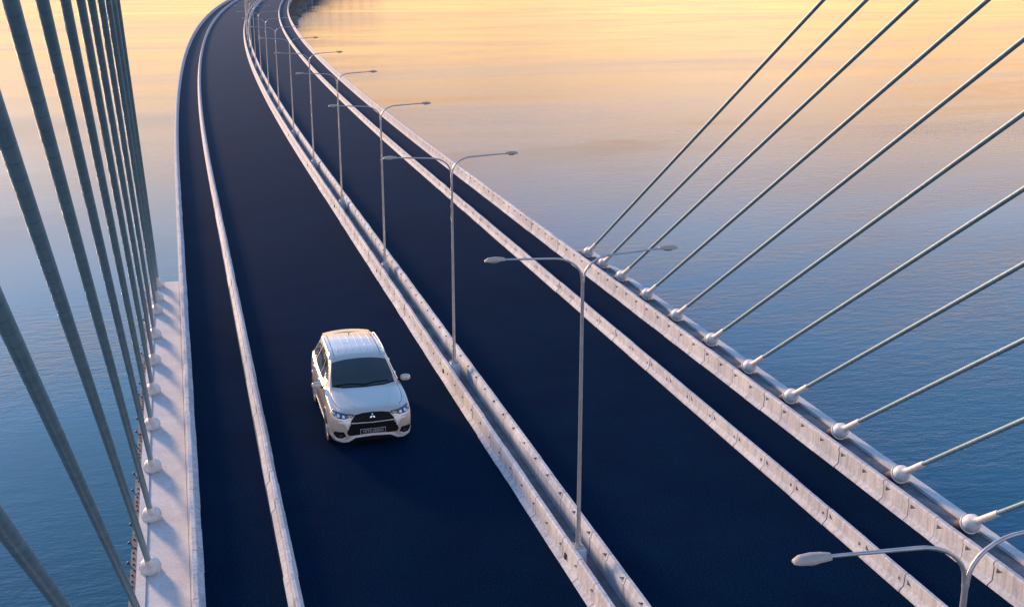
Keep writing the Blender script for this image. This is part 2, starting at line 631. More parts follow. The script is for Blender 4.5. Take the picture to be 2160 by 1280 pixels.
ledge(-1)
ledge(1)

# ------------------------------------------------------------------ street lamps
Z_PED, Z_FORK, Z_ARM = 0.46, 5.63, 6.07
bm = bmesh.new()
vs_ = box(bm, (0, 0, (Z_PED - 0.335) / 2), (0.24, 0.30, Z_PED + 0.333))
bmesh.ops.bevel(bm, geom=bm.edges[:], offset=0.012, segments=1, affect='EDGES')
ped_me = mesh_from(bm, 'pedestal'); ped_me.materials.append(M['concrete'])
bm = bmesh.new()
box(bm, (0, 0, Z_PED + 0.016), (0.19, 0.20, 0.028))
for sx in (-1, 1):
    for sy in (-1, 1):
        lathe(bm, [(0.016, Z_PED + 0.03), (0.016, Z_PED + 0.055), (0, Z_PED + 0.06)], 6, Matrix.Translation((sx * 0.075, sy * 0.08, 0)))
plate_me = mesh_from(bm, 'base_plate'); plate_me.materials.append(M['head'])
bm = bmesh.new()
lathe(bm, [(0.052, Z_PED + 0.03), (0.050, Z_PED + 0.36), (0.040, Z_PED + 0.40), (0.036, 2.5), (0.030, Z_FORK - 0.05), (0.037, Z_FORK), (0.030, Z_FORK + 0.05), (0, Z_FORK + 0.06)], 12)
pole_me = mesh_from(bm, 'pole', 30); pole_me.materials.append(M['galv'])


def arm_mesh():
    bm_ = bmesh.new()
    pts = [(0.012, 0, Z_FORK - 0.04)]
    for k in range(9):
        t = k / 8 * math.pi / 2
        pts.append((0.02 + 0.60 * (1 - math.cos(t)), 0, Z_FORK + 0.05 + 0.40 * math.sin(t)))
    pts += [(1.0, 0, Z_ARM + 0.03), (1.55, 0, Z_ARM + 0.055)]
    tube(bm_, pts, [0.024] * 5 + [0.021] * 5 + [0.019, 0.017], 8)
    me = mesh_from(bm_, 'arm', 50)
    me.materials.append(M['galv'])
    return me


def head_mesh():
    # cobra head lantern: lofted sections along x
    secs = [(1.545, 0.024, 0.018, -0.014), (1.555, 0.050, 0.034, -0.006), (1.63, 0.072, 0.040, 0.0), (1.74, 0.080, 0.050, 0.0), (1.87, 0.074, 0.044, -0.004), (1.925, 0.052, 0.024, -0.012), (1.94, 0.036, 0.012, -0.016)]
    shape = [(1, -.35), (1, .12), (.78, .62), (.26, 1.0), (-.26, 1.0), (-.78, .62), (-1, .12), (-1, -.35), (-.6, -.5), (.6, -.5)]
    bm_ = bmesh.new()
    rings = []
    n = len(shape)
    for x, w, h, dz in secs:
        rings.append([bm_.verts.new((x, w * sx, Z_ARM + 0.06 + dz + h * sz)) for sx, sz in shape])
    for a, b in zip(rings, rings[1:]):
        for k in range(n): bm_.faces.new((a[k], a[(k + 1) % n], b[(k + 1) % n], b[k]))
    bm_.faces.new(rings[0]); bm_.faces.new(rings[-1][::-1])
    me = mesh_from(bm_, 'lamp_head', 22)
    me.materials.append(M['head'])
    bm_ = bmesh.new()
    lathe(bm_, [(0, -0.028), (0.04, -0.024), (0.062, -0.006), (0.064, 0.004), (0, 0.004)], 14, Matrix.Translation((1.75, 0, Z_ARM + 0.032)) @ Matrix.Diagonal((1.7, 1, 1, 1)))
    le = mesh_from(bm_, 'lens', 40)
    le.materials.append(M['lens'])
    return me, le


arm_me = arm_mesh()
head_me, lens_me = head_mesh()
ORD = ['nearest', 'second', 'third', 'fourth', 'fifth', 'sixth', 'seventh', 'eighth', 'ninth', 'tenth', 'eleventh', 'twelfth', 'thirteenth', 'fourteenth', 'fifteenth', 'sixteenth', 'seventeenth', 'eighteenth', 'nineteenth', 'twentieth',
       'twenty-first', 'twenty-second', 'twenty-third', 'twenty-fourth', 'twenty-fifth', 'twenty-sixth', 'twenty-seventh', 'twenty-eighth', 'twenty-ninth', 'thirtieth', 'thirty-first', 'thirty-second']
for i, s in enumerate(LAMP_S):
    root = empty('street_lamp', axis(s, -0.12 if s < 25 else (-0.03 if s < 45 else 0.03), 0), heading(s) + R(random.uniform(-1.5, 1.5)))
    if i == 0: lab = 'nearest double-armed street lamp, cut off by the bottom right corner'
    elif i == 1: lab = 'tall double-armed street lamp standing right of the white car, second from the camera'
    elif i == 2: lab = 'double-armed street lamp behind the white car, third along the median from the camera'
    else: lab = '%s double-armed street lamp along the median, counted from the camera' % ORD[i]
    tag(root, lab, 'street lamp', 'street lamps along the median')
    if s < 140:
        link('pedestal', ped_me, root)
        link('base_plate', plate_me, root)
    link('pole', pole_me, root)
    for k in (0, 1):
        a = link('arm', arm_me, root)
        a.rotation_euler = (0, 0, math.pi * k)
        a.scale = (0.92, 1, 1)
        h = link('lamp_head', head_me, root)
        h.rotation_euler = (0, 0, math.pi * k)
        h.scale = (0.92, 0.88, 1)
        if s < 140: link('lens', lens_me, h)

# ------------------------------------------------------------------ stay cables
DOME = [(0.0, 0.38), (0.074, 0.38), (0.088, 0.33), (0.122, 0.29), (0.162, 0.23), (0.184, 0.15), (0.182, 0.07)]
bm = bmesh.new(); lathe(bm, DOME + [(0.0, 0.07)], 24); dome_me = mesh_from(bm, 'anchor_dome', 50); dome_me.materials.append(M['white_metal'])
bm = bmesh.new(); lathe(bm, [(0.0, 0.03), (0.192, 0.03), (0.204, 0.04), (0.204, 0.066), (0.192, 0.074), (0, 0.074)], 24); ring_me = mesh_from(bm, 'collar', 40); ring_me.materials.append(M['white_metal'])
bm = bmesh.new(); lathe(bm, [(0.0, -0.35), (0.165, -0.35), (0.170, 0.028), (0, 0.028)], 20); sock_me = mesh_from(bm, 'socket', 40); sock_me.materials.append(M['anchor_dark'])
bm = bmesh.new(); lathe(bm, [(0.0, 0.33), (0.070, 0.33), (0.066, 1.02), (0.060, 1.05), (0, 1.05)], 16); slv_me = mesh_from(bm, 'sleeve', 40); slv_me.materials.append(M['white_metal'])


def stay(side, s, x, z0, slope, lean, label):
    base = Vector((x, s, z0))
    d = Vector((lean, -1.0, slope)) if True else None
    length = (s + 16.0) * d.length
    d.normalize()
    root = empty('stay_cable', base)
    tag(root, label, 'cable', 'stay cables on the %s side' % ('left' if side < 0 else 'right'))
    root.rotation_euler = d.to_track_quat('Z', 'Y').to_euler()
    link('socket', sock_me, root); link('collar', ring_me, root); link('anchor_dome', dome_me, root); link('sleeve', slv_me, root)
    bm_ = bmesh.new()
    r_ = 0.050 if side > 0 else 0.054
    nseg = 6
    tube(bm_, [(0, 0, 0.95 + (length - 0.95) * k / nseg) for k in range(nseg + 1)], r_, 18)
    link('cable', mesh_from(bm_, 'cable', 50), root, M['cable'])


RS = [(41.43, .612), (39.75, .611), (37.88, .616), (35.48, .627), (33.01, .642), (30.45, .660), (28.0, .674), (25.65, .686), (23.25, .705), (20.73, .744), (18.3, .78), (15.9, .81)]
NR = len(RS)
for i, (s, m_) in enumerate(RS):
    if i == NR - 1:
        continue
    stay(1, s, 14.47, 0.30, m_, 0.0, '%s stay cable on the right, counted from the far end of the row' % (ORD[i] if i else 'farthest'))
LS = [(41.93, -1.138, .612, .0086), (40.21, -1.159, .611, .0102), (38.68, -1.178, .614, .0103), (36.10, -1.215, .624, .0132), (33.60, -1.215, .638, .0131), (31.14, -1.215, .655, .0139),
      (28.64, -1.21, .670, .0143), (26.05, -1.175, .684, .0132), (23.55, -1.165, .703, .0143), (21.31, -1.165, .735, .0123), (18.95, -1.165, .770, .0088), (16.5, -1.165, .803, .0092)]
for i, (s, x, m_, ln) in enumerate(LS):
    stay(-1, s, x, 0.06, m_, ln, '%s stay cable on the left, counted from the far end of the row' % (ORD[i] if i else 'farthest'))

# ------------------------------------------------------------------ piers
bm = bmesh.new(); box(bm, (0, 0, WZ + 0.55), (17.4, 3.6, 1.9)); bmesh.ops.bevel(bm, geom=bm.edges[:], offset=0.12, segments=1, affect='EDGES')
cap_me = mesh_from(bm, 'pile_cap'); cap_me.materials.append(M['pier'])
bm = bmesh.new(); lathe(bm, [(0, WZ + 1.45), (0.85, WZ + 1.45), (0.85, -1.6), (1.0, -1.3), (0, -1.3)], 20)
colm_me = mesh_from(bm, 'column', 40); colm_me.materials.append(M['pier'])
bm = bmesh.new()
for a in ((-5.2, -0.75), (5.2, -0.75)): pass
v = [(-5.3, -0.8, -0.46), (5.3, -0.8, -0.46), (3.9, -0.8, -1.5), (-3.9, -0.8, -1.5)]
f0 = [bm.verts.new(p) for p in v]; f1 = [bm.verts.new((p[0], 0.8, p[2])) for p in v]
bm.faces.new(f0); bm.faces.new(f1[::-1])
for k in range(4): bm.faces.new((f0[k], f1[k], f1[(k + 1) % 4], f0[(k + 1) % 4]))
xh_me = mesh_from(bm, 'crosshead'); xh_me.materials.append(M['pier'])
k = 0
s = 255.0
while s < 700:
    root = empty('bridge_pier', axis(s, 0, 0), heading(s))
    if k < 8: tag(root, '%s visible grey bridge pier under the far bend, counted from the camera' % (ORD[k] if k else 'nearest'), 'pier', 'piers under the far bend')
    else: tag(root, '%s grey bridge pier under the far bend, beyond the nearer ones' % ORD[k], 'pier', 'piers under the far bend')
    link('pile_cap', cap_me, root)
    link('crosshead', xh_me, root)
    for sx in (-1, 1):
        c = link('column', colm_me, root); c.location = (sx * 2.6, 0, 0)
    s += 36.5
    k += 1

# ------------------------------------------------------------------ the car
def pchip(xs, ys, x):
    n = len(xs)
    if x <= xs[0]: return ys[0]
    if x >= xs[-1]: return ys[-1]
    h = [xs[i + 1] - xs[i] for i in range(n - 1)]
    d = [(ys[i + 1] - ys[i]) / h[i] for i in range(n - 1)]
    m = [d[0]] + [0 if d[i - 1] * d[i] <= 0 else 2 * d[i - 1] * d[i] / (d[i - 1] + d[i]) for i in range(1, n - 1)] + [d[-1]]
    i = max(j for j in range(n - 1) if xs[j] <= x)
    t = (x - xs[i]) / h[i]
    return ys[i] * (2 * t**3 - 3 * t**2 + 1) + h[i] * m[i] * (t**3 - 2 * t**2 + t) + ys[i + 1] * (-2 * t**3 + 3 * t**2) + h[i] * m[i + 1] * (t**3 - t**2)


def curve(tbl): return lambda y: pchip([a for a, b in tbl], [b for a, b in tbl], y)


c_top = curve([(0, .74), (.02, .83), (.05, .905), (.10, .955), (.20, 1.00), (.5, 1.05), (.9, 1.105), (1.22, 1.145), (1.34, 1.19), (1.6, 1.345), (1.9, 1.505), (2.12, 1.605), (2.3, 1.655), (2.7, 1.695), (3.2, 1.700), (3.7, 1.675), (4.15, 1.625), (4.32, 1.58), (4.42, 1.42), (4.55, 1.15), (4.62, .98), (4.67, .75), (4.69, .6)])
c_bot = curve([(0, .36), (.02, .295), (.05, .255), (.12, .232), (.3, .225), (.7, .215), (4.2, .23), (4.5, .30), (4.62, .38), (4.69, .5)])
c_wid = curve([(0, .60), (.02, .70), (.05, .765), (.10, .815), (.18, .852), (.32, .882), (.6, .898), (.95, .905), (1.6, .900), (2.6, .900), (3.4, .905), (3.8, .900), (4.2, .87), (4.45, .81), (4.6, .72), (4.67, .58), (4.69, .4)])
c_belt = curve([(0, .70), (.02, .79), (.05, .85), (.10, .895), (.22, .935), (.5, .985), (.9, 1.03), (1.25, 1.055), (1.8, 1.065), (2.6, 1.09), (3.4, 1.125), (4.0, 1.15), (4.3, 1.14), (4.45, 1.08), (4.6, .90), (4.67, .70), (4.69, .58)])
c_px = curve([(0, .45), (.05, .55), (.10, .60), (.20, .64), (.5, .68), (1.0, .72), (1.25, .735), (1.6, .705), (2.12, .635), (2.7, .625), (3.6, .615), (4.15, .595), (4.35, .56), (4.5, .55), (4.62, .50), (4.69, .3)])
c_pd = curve([(0, .01), (.13, .015), (.5, .022), (1.0, .026), (1.25, .03), (1.7, .05), (2.12, .062), (3.0, .068), (4.15, .06), (4.4, .05), (4.69, .01)])


def section(y):
    w, zt, zb, belt, px, pd = c_wid(y), c_top(y), c_bot(y), c_belt(y), c_px(y), c_pd(y)
    zm = zb + (belt - zb) * 0.55
    pts = [(0, zb), (w * .55, zb), (w * .86, zb + .006), (w * .975, zb + (belt - zb) * .13), (w * .985, zb + (belt - zb) * .32), (w, zm), (w * .992, zb + (belt - zb) * .8), (w * .955, belt - .012), (w * .915, belt + .022 if y > 1.2 and y < 4.3 else belt + .012),
           (px + (w * .915 - px) * .45, belt + (zt - pd - belt) * .52), (px, zt - pd), (px * .86, zt - pd * .38), (px * .5, zt - pd * .08), (0, zt)]
    # catmull-rom refine
    full = [(-pts[1][0], pts[1][1])] + pts + [(-pts[-2][0], pts[-2][1])]
    out = []
    for i in range(1, len(full) - 2):
        p0, p1, p2, p3 = full[i - 1:i + 3]
        for q in range(4):
            t = q / 4
            out.append(tuple(0.5 * (2 * p1[k] + (p2[k] - p0[k]) * t + (2 * p0[k] - 5 * p1[k] + 4 * p2[k] - p3[k]) * t * t + (3 * p1[k] - p0[k] - 3 * p2[k] + p3[k]) * t**3) for k in (0, 1)))
    out.append(pts[-1])
    out[0] = (0, out[0][1])
    return [(max(0, x), z) for x, z in out]


YS = [0, .006, .014, .025, .04, .058, .08, .105, .135, .17, .21, .26, .32] + [.4 + .08 * i for i in range(48)] + [4.24, 4.3, 4.35, 4.39, 4.43, 4.48, 4.52, 4.56, 4.6, 4.63, 4.655, 4.675, 4.69]
half = [section(y) for y in YS]
nh = len(half[0])
bm = bmesh.new()
rings = []
for y, h in zip(YS, half):
    right_ = [bm.verts.new((x, y, z)) for x, z in h]
    left_ = [bm.verts.new((-x, y, z)) for x, z in h[1:-1]]
    rings.append(right_ + left_[::-1])
nr = len(rings[0])
for a, b in zip(rings, rings[1:]):
    for k in range(nr): bm.faces.new((a[k], a[(k + 1) % nr], b[(k + 1) % nr], b[k]))
bm.faces.new(rings[0][::-1]); bm.faces.new(rings[-1])
bmesh.ops.recalc_face_normals(bm, faces=bm.faces[:])
BVH = BVHTree.FromBMesh(bm)
body_me = bpy.data.meshes.new('body')
for f in bm.faces: f.smooth = True
bm.to_mesh(body_me); bm.free()


def paint():
    m, nt, b = mat('pearl_white_paint')
    tc = nt.nodes.new('ShaderNodeTexCoord')
    n = noise(nt, tc.outputs['Object'], 900, 2)
    r_ = ramp(nt, n.outputs[0], [(0.3, (0.56, 0.485, 0.40)), (0.7, (0.64, 0.56, 0.465))])
    nt.links.new(r_.outputs[0], b.inputs['Base Color'])
    b.inputs['Metallic'].default_value = 0.25
    b.inputs['Roughness'].default_value = 0.34
    b.inputs['Coat Weight'].default_value = 1.0
    b.inputs['Coat Roughness'].default_value = 0.05
    return m


M['paint'] = paint()
M['glass'] = plain('tinted_glass', (0.035, 0.045, 0.045), 0.06, 0.0, coat=0.5, grain=0.1, gscale=2)
M['black_trim'] = plain('black_plastic', (0.008, 0.008, 0.010), 0.8, spec=0.2, grain=0.1)
M['gloss_black'] = plain('gloss_black', (0.006, 0.006, 0.008), 0.5, coat=0.0, spec=0.2, grain=0.1)
M['chrome'] = plain('chrome', (0.80, 0.80, 0.80), 0.12, 1.0, grain=0.02)
M['silver'] = plain('silver_trim', (0.80, 0.80, 0.80), 0.35, 0.2, grain=0.03)
M['bright'] = plain('satin_chrome', (0.85, 0.85, 0.86), 0.35, 0.25, grain=0.02)
M['amber'] = plain('amber_lens', (0.75, 0.28, 0.05), 0.2, grain=0.1, coat=0.5)
M['lamp_glass'] = plain('headlamp_lens', (0.09, 0.09, 0.10), 0.12, 0.4, coat=1.0, grain=0.35, gscale=25)
M['rubber'] = plain('tyre_rubber', (0.016, 0.016, 0.017), 0.85, grain=0.15)
M['alloy'] = plain('alloy_wheel', (0.58, 0.58, 0.60), 0.28, 0.9, grain=0.05)
M['lettering'] = plain('grey_lettering', (0.45, 0.46, 0.48), 0.4, grain=0.03)

CAR_X, CAR_S, CAR_RZ = 3.80, 25.78, R(0.0)
car = empty('car', (CAR_X, CAR_S, 0.0), CAR_RZ)
car.scale = (1.085, 0.995, 1.01)
tag(car, 'silver-white SUV driving towards the camera in the left carriageway', 'car')

# wheel wells cut out of the body shell
WHEELS = [(.93, 1), (.93, -1), (3.60, 1), (3.60, -1)]
bm = bmesh.new()
for wy, sx in WHEELS:
    lathe(bm, [(0, -.16), (.405, -.16), (.405, .30), (0, .30)], 32, Matrix.Translation((sx * .80, wy, .375)) @ Matrix.Rotation(R(90), 4, 'Y'))
cut_me = mesh_from(bm, 'cut')
bo = bpy.data.objects.new('tmp_body', body_me); co = bpy.data.objects.new('tmp_cut', cut_me)
col.objects.link(bo); col.objects.link(co)
md = bo.modifiers.new('b', 'BOOLEAN'); md.operation = 'DIFFERENCE'; md.solver = 'EXACT'; md.object = co
dg = bpy.context.evaluated_depsgraph_get(); dg.update()
cut_body = bpy.data.meshes.new_from_object(bo.evaluated_get(dg))
bpy.data.objects.remove(bo); bpy.data.objects.remove(co)
cut_body.name = 'body'
cut_body.materials.clear()
cut_body.materials.append(M['paint'])
body = link('body', cut_body, car)


def drape(name, poly, view, m, parent=car, off=0.004, thick=0.012, step=0.05, side=1, smooth=True):
    """lay a polygon onto the body: view 'front' (x,z), 'side' (y,z), 'top' (x,y)"""
    bm_ = bmesh.new()
    vs_ = [bm_.verts.new((a, b, 0)) for a, b in poly]
    bm_.faces.new(vs_)
    x0, x1 = min(p[0] for p in poly), max(p[0] for p in poly)
    y0, y1 = min(p[1] for p in poly), max(p[1] for p in poly)
    for lo, hi, nrm in ((x0, x1, (1, 0, 0)), (y0, y1, (0, 1, 0))):
        n = max(1, int((hi - lo) / step))
        for k in range(1, n):
            q = lo + (hi - lo) * k / n
            bmesh.ops.bisect_plane(bm_, geom=bm_.verts[:] + bm_.edges[:] + bm_.faces[:], plane_co=Vector(nrm) * q, plane_no=nrm, dist=1e-6)
    if view == 'front': mk = lambda a, b: (Vector((a, -2, b)), Vector((0, 1, 0)))
    elif view == 'rear': mk = lambda a, b: (Vector((a, 8, b)), Vector((0, -1, 0)))
    elif view == 'side': mk = lambda a, b: (Vector((side * 3, a, b)), Vector((-side, 0, 0)))
    else: mk = lambda a, b: (Vector((a, b, 5)), Vector((0, 0, -1)))
    last = None
    miss = []
    for v in bm_.verts:
        o_, d_ = mk(v.co.x, v.co.y)
        hit, nn, _, _ = BVH.ray_cast(o_, d_)
        if hit is None:
            miss.append(v); v.tag = True; continue
        v.co = hit + nn * off
    if miss: bmesh.ops.delete(bm_, geom=miss, context='VERTS')
    inward = mk(0, 0)[1] * thick
    r_ = bmesh.ops.extrude_face_region(bm_, geom=bm_.faces[:])
    bmesh.ops.translate(bm_, verts=[g for g in r_['geom'] if isinstance(g, bmesh.types.BMVert)], vec=inward)
    me = mesh_from(bm_, name, 45)
    return link(name, me, parent, m)


def both(name, poly, view, m, **kw):
    drape(name, poly, view, m, **kw)
    return drape(name, [(-a, b) for a, b in poly][::-1], view, m, **kw)


# glazing
ws = drape('windscreen', [(-.69, 1.37), (-.45, 1.275), (0, 1.245), (.45, 1.275), (.69, 1.37), (.672, 1.62), (.615, 2.02), (.30, 2.065), (0, 2.075), (-.30, 2.065), (-.615, 2.02), (-.672, 1.62)], 'top', M['glass'], step=0.06)
for sx in (1, -1):
    drape('side_window', [(1.55, 1.125), (1.78, 1.24), (2.10, 1.41), (2.33, 1.52), (2.50, 1.545), (2.50, 1.13)], 'side', M['glass'], side=sx)
    drape('side_window', [(2.56, 1.13), (2.56, 1.55), (3.0, 1.565), (3.36, 1.55), (3.50, 1.16)], 'side', M['glass'], side=sx)
    drape('side_window', [(3.56, 1.17), (3.44, 1.54), (3.75, 1.515), (4.02, 1.44), (4.16, 1.22)], 'side', M['glass'], side=sx)
    drape('door_handle', [(2.36, .985), (2.52, .985), (2.52, 1.012), (2.36, 1.012)], 'side', M['chrome'], side=sx, off=.02, thick=.02)
    drape('door_handle', [(3.30, 1.02), (3.46, 1.02), (3.46, 1.047), (3.30, 1.047)], 'side', M['chrome'], side=sx, off=.02, thick=.02)
    for yy, z0, z1 in ((1.50, .40, 1.06), (2.53, .36, 1.08), (3.52, .80, 1.12)):
        drape('door_seam', [(yy, z0), (yy + .010, z0), (yy + .010, z1), (yy, z1)], 'side', M['black_trim'], side=sx, off=.0012, thick=.004)
    drape('sill_trim', [(1.36, .27), (3.16, .27), (3.16, .37), (1.36, .37)], 'side', M['silver'], side=sx, off=.012, thick=.02)
    for wy in (.93, 3.60):
        arc_o = [(wy + .455 * math.cos(a), .375 + .455 * math.sin(a)) for a in [R(-10 + 200 * k / 24) for k in range(25)]]
        arc_i = [(wy + .402 * math.cos(a), .375 + .402 * math.sin(a)) for a in [R(-10 + 200 * k / 24) for k in range(25)]]
        drape('arch_trim', arc_o + arc_i[::-1], 'side', M['paint'], side=sx, off=.012, thick=.02, step=0.08)
drape('rear_window', [(-.50, 1.24), (.50, 1.24), (.46, 1.50), (-.46, 1.50)], 'rear', M['glass'])
both('tail_lamp', [(.42, 1.00), (.68, 1.00), (.70, 1.10), (.46, 1.10)], 'rear', plain('red_lens', (.35, .02, .02), .15, coat=.5))

# bonnet and roof lines
def strip(name, pts, w, m, view='top', **kw):
    l = []; r_ = []
    for i, p in enumerate(pts):
        a = Vector(pts[max(0, i - 1)]); b = Vector(pts[min(len(pts) - 1, i + 1)])
        t = (b - a).normalized(); n = Vector((-t.y, t.x)) * w / 2
        l.append(tuple(Vector(p) + n)); r_.append(tuple(Vector(p) - n))
    return drape(name, l + r_[::-1], view, m, **kw)


for sx in (1, -1):
    strip('bonnet_seam', [(sx * .62, .26), (sx * .70, .42), (sx * .755, .75), (sx * .765, 1.1), (sx * .74, 1.30)], .010, M['black_trim'], off=.0012, thick=.004)
    strip('bonnet_crease', [(sx * .36, .30), (sx * .47, .7), (sx * .56, 1.18)], .05, M['paint'], off=.014, thick=.02)
    for xr in (.09, .25, .41):
        strip('roof_rib', [(sx * xr, 2.45), (sx * xr, 3.2), (sx * xr * .97, 3.95)], .028, M['paint'], off=.005, thick=.012, step=.12)
    bm = bmesh.new()
    pts = []
    for k in range(15):
        yy = 2.22 + (4.02 - 2.22) * k / 14
        e_ = min(1, min(k, 14 - k) / 1.6)
        pts.append((sx * (c_px(yy) + .005), yy, c_top(yy) - c_pd(yy) + .004 + .048 * e_))
    tube(bm, pts, .016, 8)
    link('roof_rail', mesh_from(bm, 'roof_rail', 60), car, M['silver'])
    strip('roof_channel', [(sx * .525, 2.15), (sx * .520, 3.0), (sx * .505, 4.0)], .014, M['black_trim'], off=.0015, thick=.004, step=.12)
drape('cowl', [(-.70, 1.335), (-.45, 1.235), (0, 1.205), (.45, 1.235), (.70, 1.335), (.68, 1.372), (.45, 1.278), (0, 1.248), (-.45, 1.278), (-.68, 1.372)], 'top', M['black_trim'], off=.006)
for x0, x1, y0, y1 in ((-.60, .02, 1.345, 1.285), (-.05, .56, 1.275, 1.36)):
    strip('wiper', [(x0, y0), ((x0 + x1) / 2, (y0 + y1) / 2 + .03), (x1, y1 + .01)], .018, M['black_trim'], off=.022, thick=.015)
# antenna fin and rear spoiler
bm = bmesh.new()
zf = c_top(3.85)
vv = [(-.028, 3.74, zf - .01), (.028, 3.74, zf - .01), (.030, 3.90, zf - .015), (-.030, 3.90, zf - .015), (0, 3.86, zf + .055), (0, 3.895, zf + .055)]
vb = [bm.verts.new(p) for p in vv]
for f in ((0, 1, 4), (1, 2, 5, 4), (2, 3, 5), (3, 0, 4, 5), (0, 3, 2, 1)): bm.faces.new([vb[i] for i in f])
link('antenna_fin', mesh_from(bm, 'antenna_fin'), car, M['paint'])
bm = bmesh.new()
sp_ = []
for k in range(11):
    x = -.56 + 1.12 * k / 10
    zc = 1.628 - .05 * (x / .56) ** 2
    yb = 4.42 - .05 * (x / .56) ** 2
    sp_.append([bm.verts.new(p) for p in ((x, 4.10, zc + .018), (x, yb, zc - .012), (x, yb - .01, zc - .045), (x, 4.16, zc - .05))])
for a, b in zip(sp_, sp_[1:]):
    for k in range(4): bm.faces.new((a[k], a[(k + 1) % 4], b[(k + 1) % 4], b[k]))
bm.faces.new(sp_[0][::-1]); bm.faces.new(sp_[-1])
link('rear_spoiler', mesh_from(bm, 'rear_spoiler', 50), car, M['paint'])

# face of the car
drape('grille', [(-.37, .905), (-.46, .78), (-.47, .68), (-.52, .62), (-.56, .50), (-.52, .43), (-.40, .425), (0, .445), (.40, .425), (.52, .43), (.56, .50), (.52, .62), (.47, .68), (.46, .78), (.37, .905), (.20, .93), (0, .937), (-.20, .93)], 'front', M['gloss_black'], off=.003, step=.04)
for zz, w_, tk in ((.895, .37, .008), (.845, .40, .010), (.775, .44, .012), (.640, .47, .008), (.590, .50, .008)):
    drape('grille_bar', [(-w_, zz - tk), (0, zz - tk - .012), (w_, zz - tk), (w_, zz + tk), (0, zz + tk - .012), (-w_, zz + tk)], 'front', M['black_trim'], off=.016, thick=.02, step=.05)
drape('chrome_strip', [(-.455, .722), (0, .708), (.455, .722), (.455, .738), (0, .724), (-.455, .738)], 'front', M['silver'], off=.02, thick=.02, step=.05)
both('chrome_bracket', [(.46, .795), (.60, .795), (.73, .775), (.70, .745), (.605, .730), (.575, .66), (.54, .595), (.512, .60), (.522, .675), (.475, .735)], 'front', M['bright'], off=.020, thick=.02, step=.03)
hl = [(.38, .895), (.47, .835), (.59, .812), (.71, .835), (.80, .885), (.842, .940), (.815, .972), (.70, .958), (.55, .938), (.40, .920)]
for sx in (1, -1):
    p = [(sx * a, b) for a, b in hl]
    h = drape('headlight', p if sx > 0 else p[::-1], 'front', M['lamp_glass'], off=.006, thick=.02, step=.04)
    q = [(.43, .880), (.51, .858), (.535, .895), (.44, .903)]
    q = [(sx * a, b) for a, b in q]
    drape('indicator', q if sx > 0 else q[::-1], 'front', M['amber'], parent=h, off=.012, thick=.01, step=.03)
    q = [(.455, .835), (.59, .800), (.715, .822), (.812, .875), (.818, .898), (.71, .848), (.59, .826), (.47, .856)]
    q = [(sx * a, b) for a, b in q]
    drape('light_guide', q if sx > 0 else q[::-1], 'front', M['bright'], parent=h, off=.013, thick=.012, step=.03)
    for cx, cz, rr in ((.615, .882, .030), (.715, .902, .028)):
        q = [(sx * (cx + rr * math.cos(2 * math.pi * k / 14)), cz + rr * math.sin(2 * math.pi * k / 14)) for k in range(14)]
        drape('projector', q if sx > 0 else q[::-1], 'front', M['bright'], parent=h, off=.012, thick=.01, step=.03)
    q = [(.575, .415), (.655, .365), (.775, .385), (.835, .47), (.80, .545), (.62, .53)]
    q = [(sx * a, b) for a, b in q]
    fg = drape('fog_light', q if sx > 0 else q[::-1], 'front', M['black_trim'], off=.005, thick=.02, step=.04)
    q = [(sx * (.69 + .034 * math.cos(2 * math.pi * k / 14)), .442 + .034 * math.sin(2 * math.pi * k / 14)) for k in range(14)]
    drape('fog_lens', q if sx > 0 else q[::-1], 'front', M['lamp_glass'], parent=fg, off=.014, thick=.01, step=.03)
    q = [(.585, .40), (.65, .352), (.775, .365), (.845, .46), (.835, .475), (.76, .388), (.66, .375), (.605, .412)]
    q = [(sx * a, b) for a, b in q]
    drape('fog_surround', q if sx > 0 else q[::-1], 'front', M['silver'], off=.016, thick=.02, step=.04)
drape('skid_plate', [(-.80, .385), (-.66, .318), (-.55, .335), (-.42, .415), (0, .435), (.42, .415), (.55, .335), (.66, .318), (.80, .385), (.78, .345), (.64, .278), (.53, .285), (.38, .372), (0, .392), (-.38, .372), (-.53, .285), (-.64, .278), (-.78, .345)], 'front', M['silver'], off=.016, thick=.02, step=.04)
drape('lower_valance', [(-.80, .285), (-.62, .262), (0, .262), (.62, .262), (.80, .285), (.80, .32), (.66, .272), (.54, .278), (.50, .295), (-.50, .295), (-.54, .278), (-.66, .272), (-.80, .32)], 'front', M['black_trim'], off=.006, step=.05)
drape('lower_intake', [(-.37, .368), (-.50, .285), (.50, .285), (.37, .368), (0, .388)], 'front', M['black_trim'], off=.004, step=.04)
np_ = drape('number_plate', [(-.265, .455), (.265, .455), (.265, .560), (-.265, .560)], 'front', M['gloss_black'], off=.026, thick=.03, step=.05)
drape('plate_rim', [(-.272, .448), (.272, .448), (.272, .567), (-.272, .567)], 'front', M['silver'], parent=np_, off=.020, thick=.02, step=.05)


def front_y(x, z):
    h, _, _, _ = BVH.ray_cast(Vector((x, -2, z)), Vector((0, 1, 0)))
    return h.y


fc = bpy.data.curves.new('plate_text', 'FONT')
fc.body = 'MITSUBISHI'
fc.size = 0.088
fc.align_x = 'CENTER'; fc.align_y = 'CENTER'
fc.extrude = 0.003
to = bpy.data.objects.new('tmp_text', fc)
col.objects.link(to)
dg = bpy.context.evaluated_depsgraph_get(); dg.update()
tm = bpy.data.meshes.new_from_object(to.evaluated_get(dg))
bpy.data.objects.remove(to)
tm.transform(Matrix.Diagonal((1.0, 1.0, 1.0, 1)))
tm.materials.clear(); tm.materials.append(M['lettering'])
for v in tm.vertices:
    x, z, d = v.co.x, v.co.y + .507, v.co.z
    v.co = (x, front_y(x, .507) - .031 - d + (z - .507) * 0.0, z)
link('plate_lettering', tm, np_)

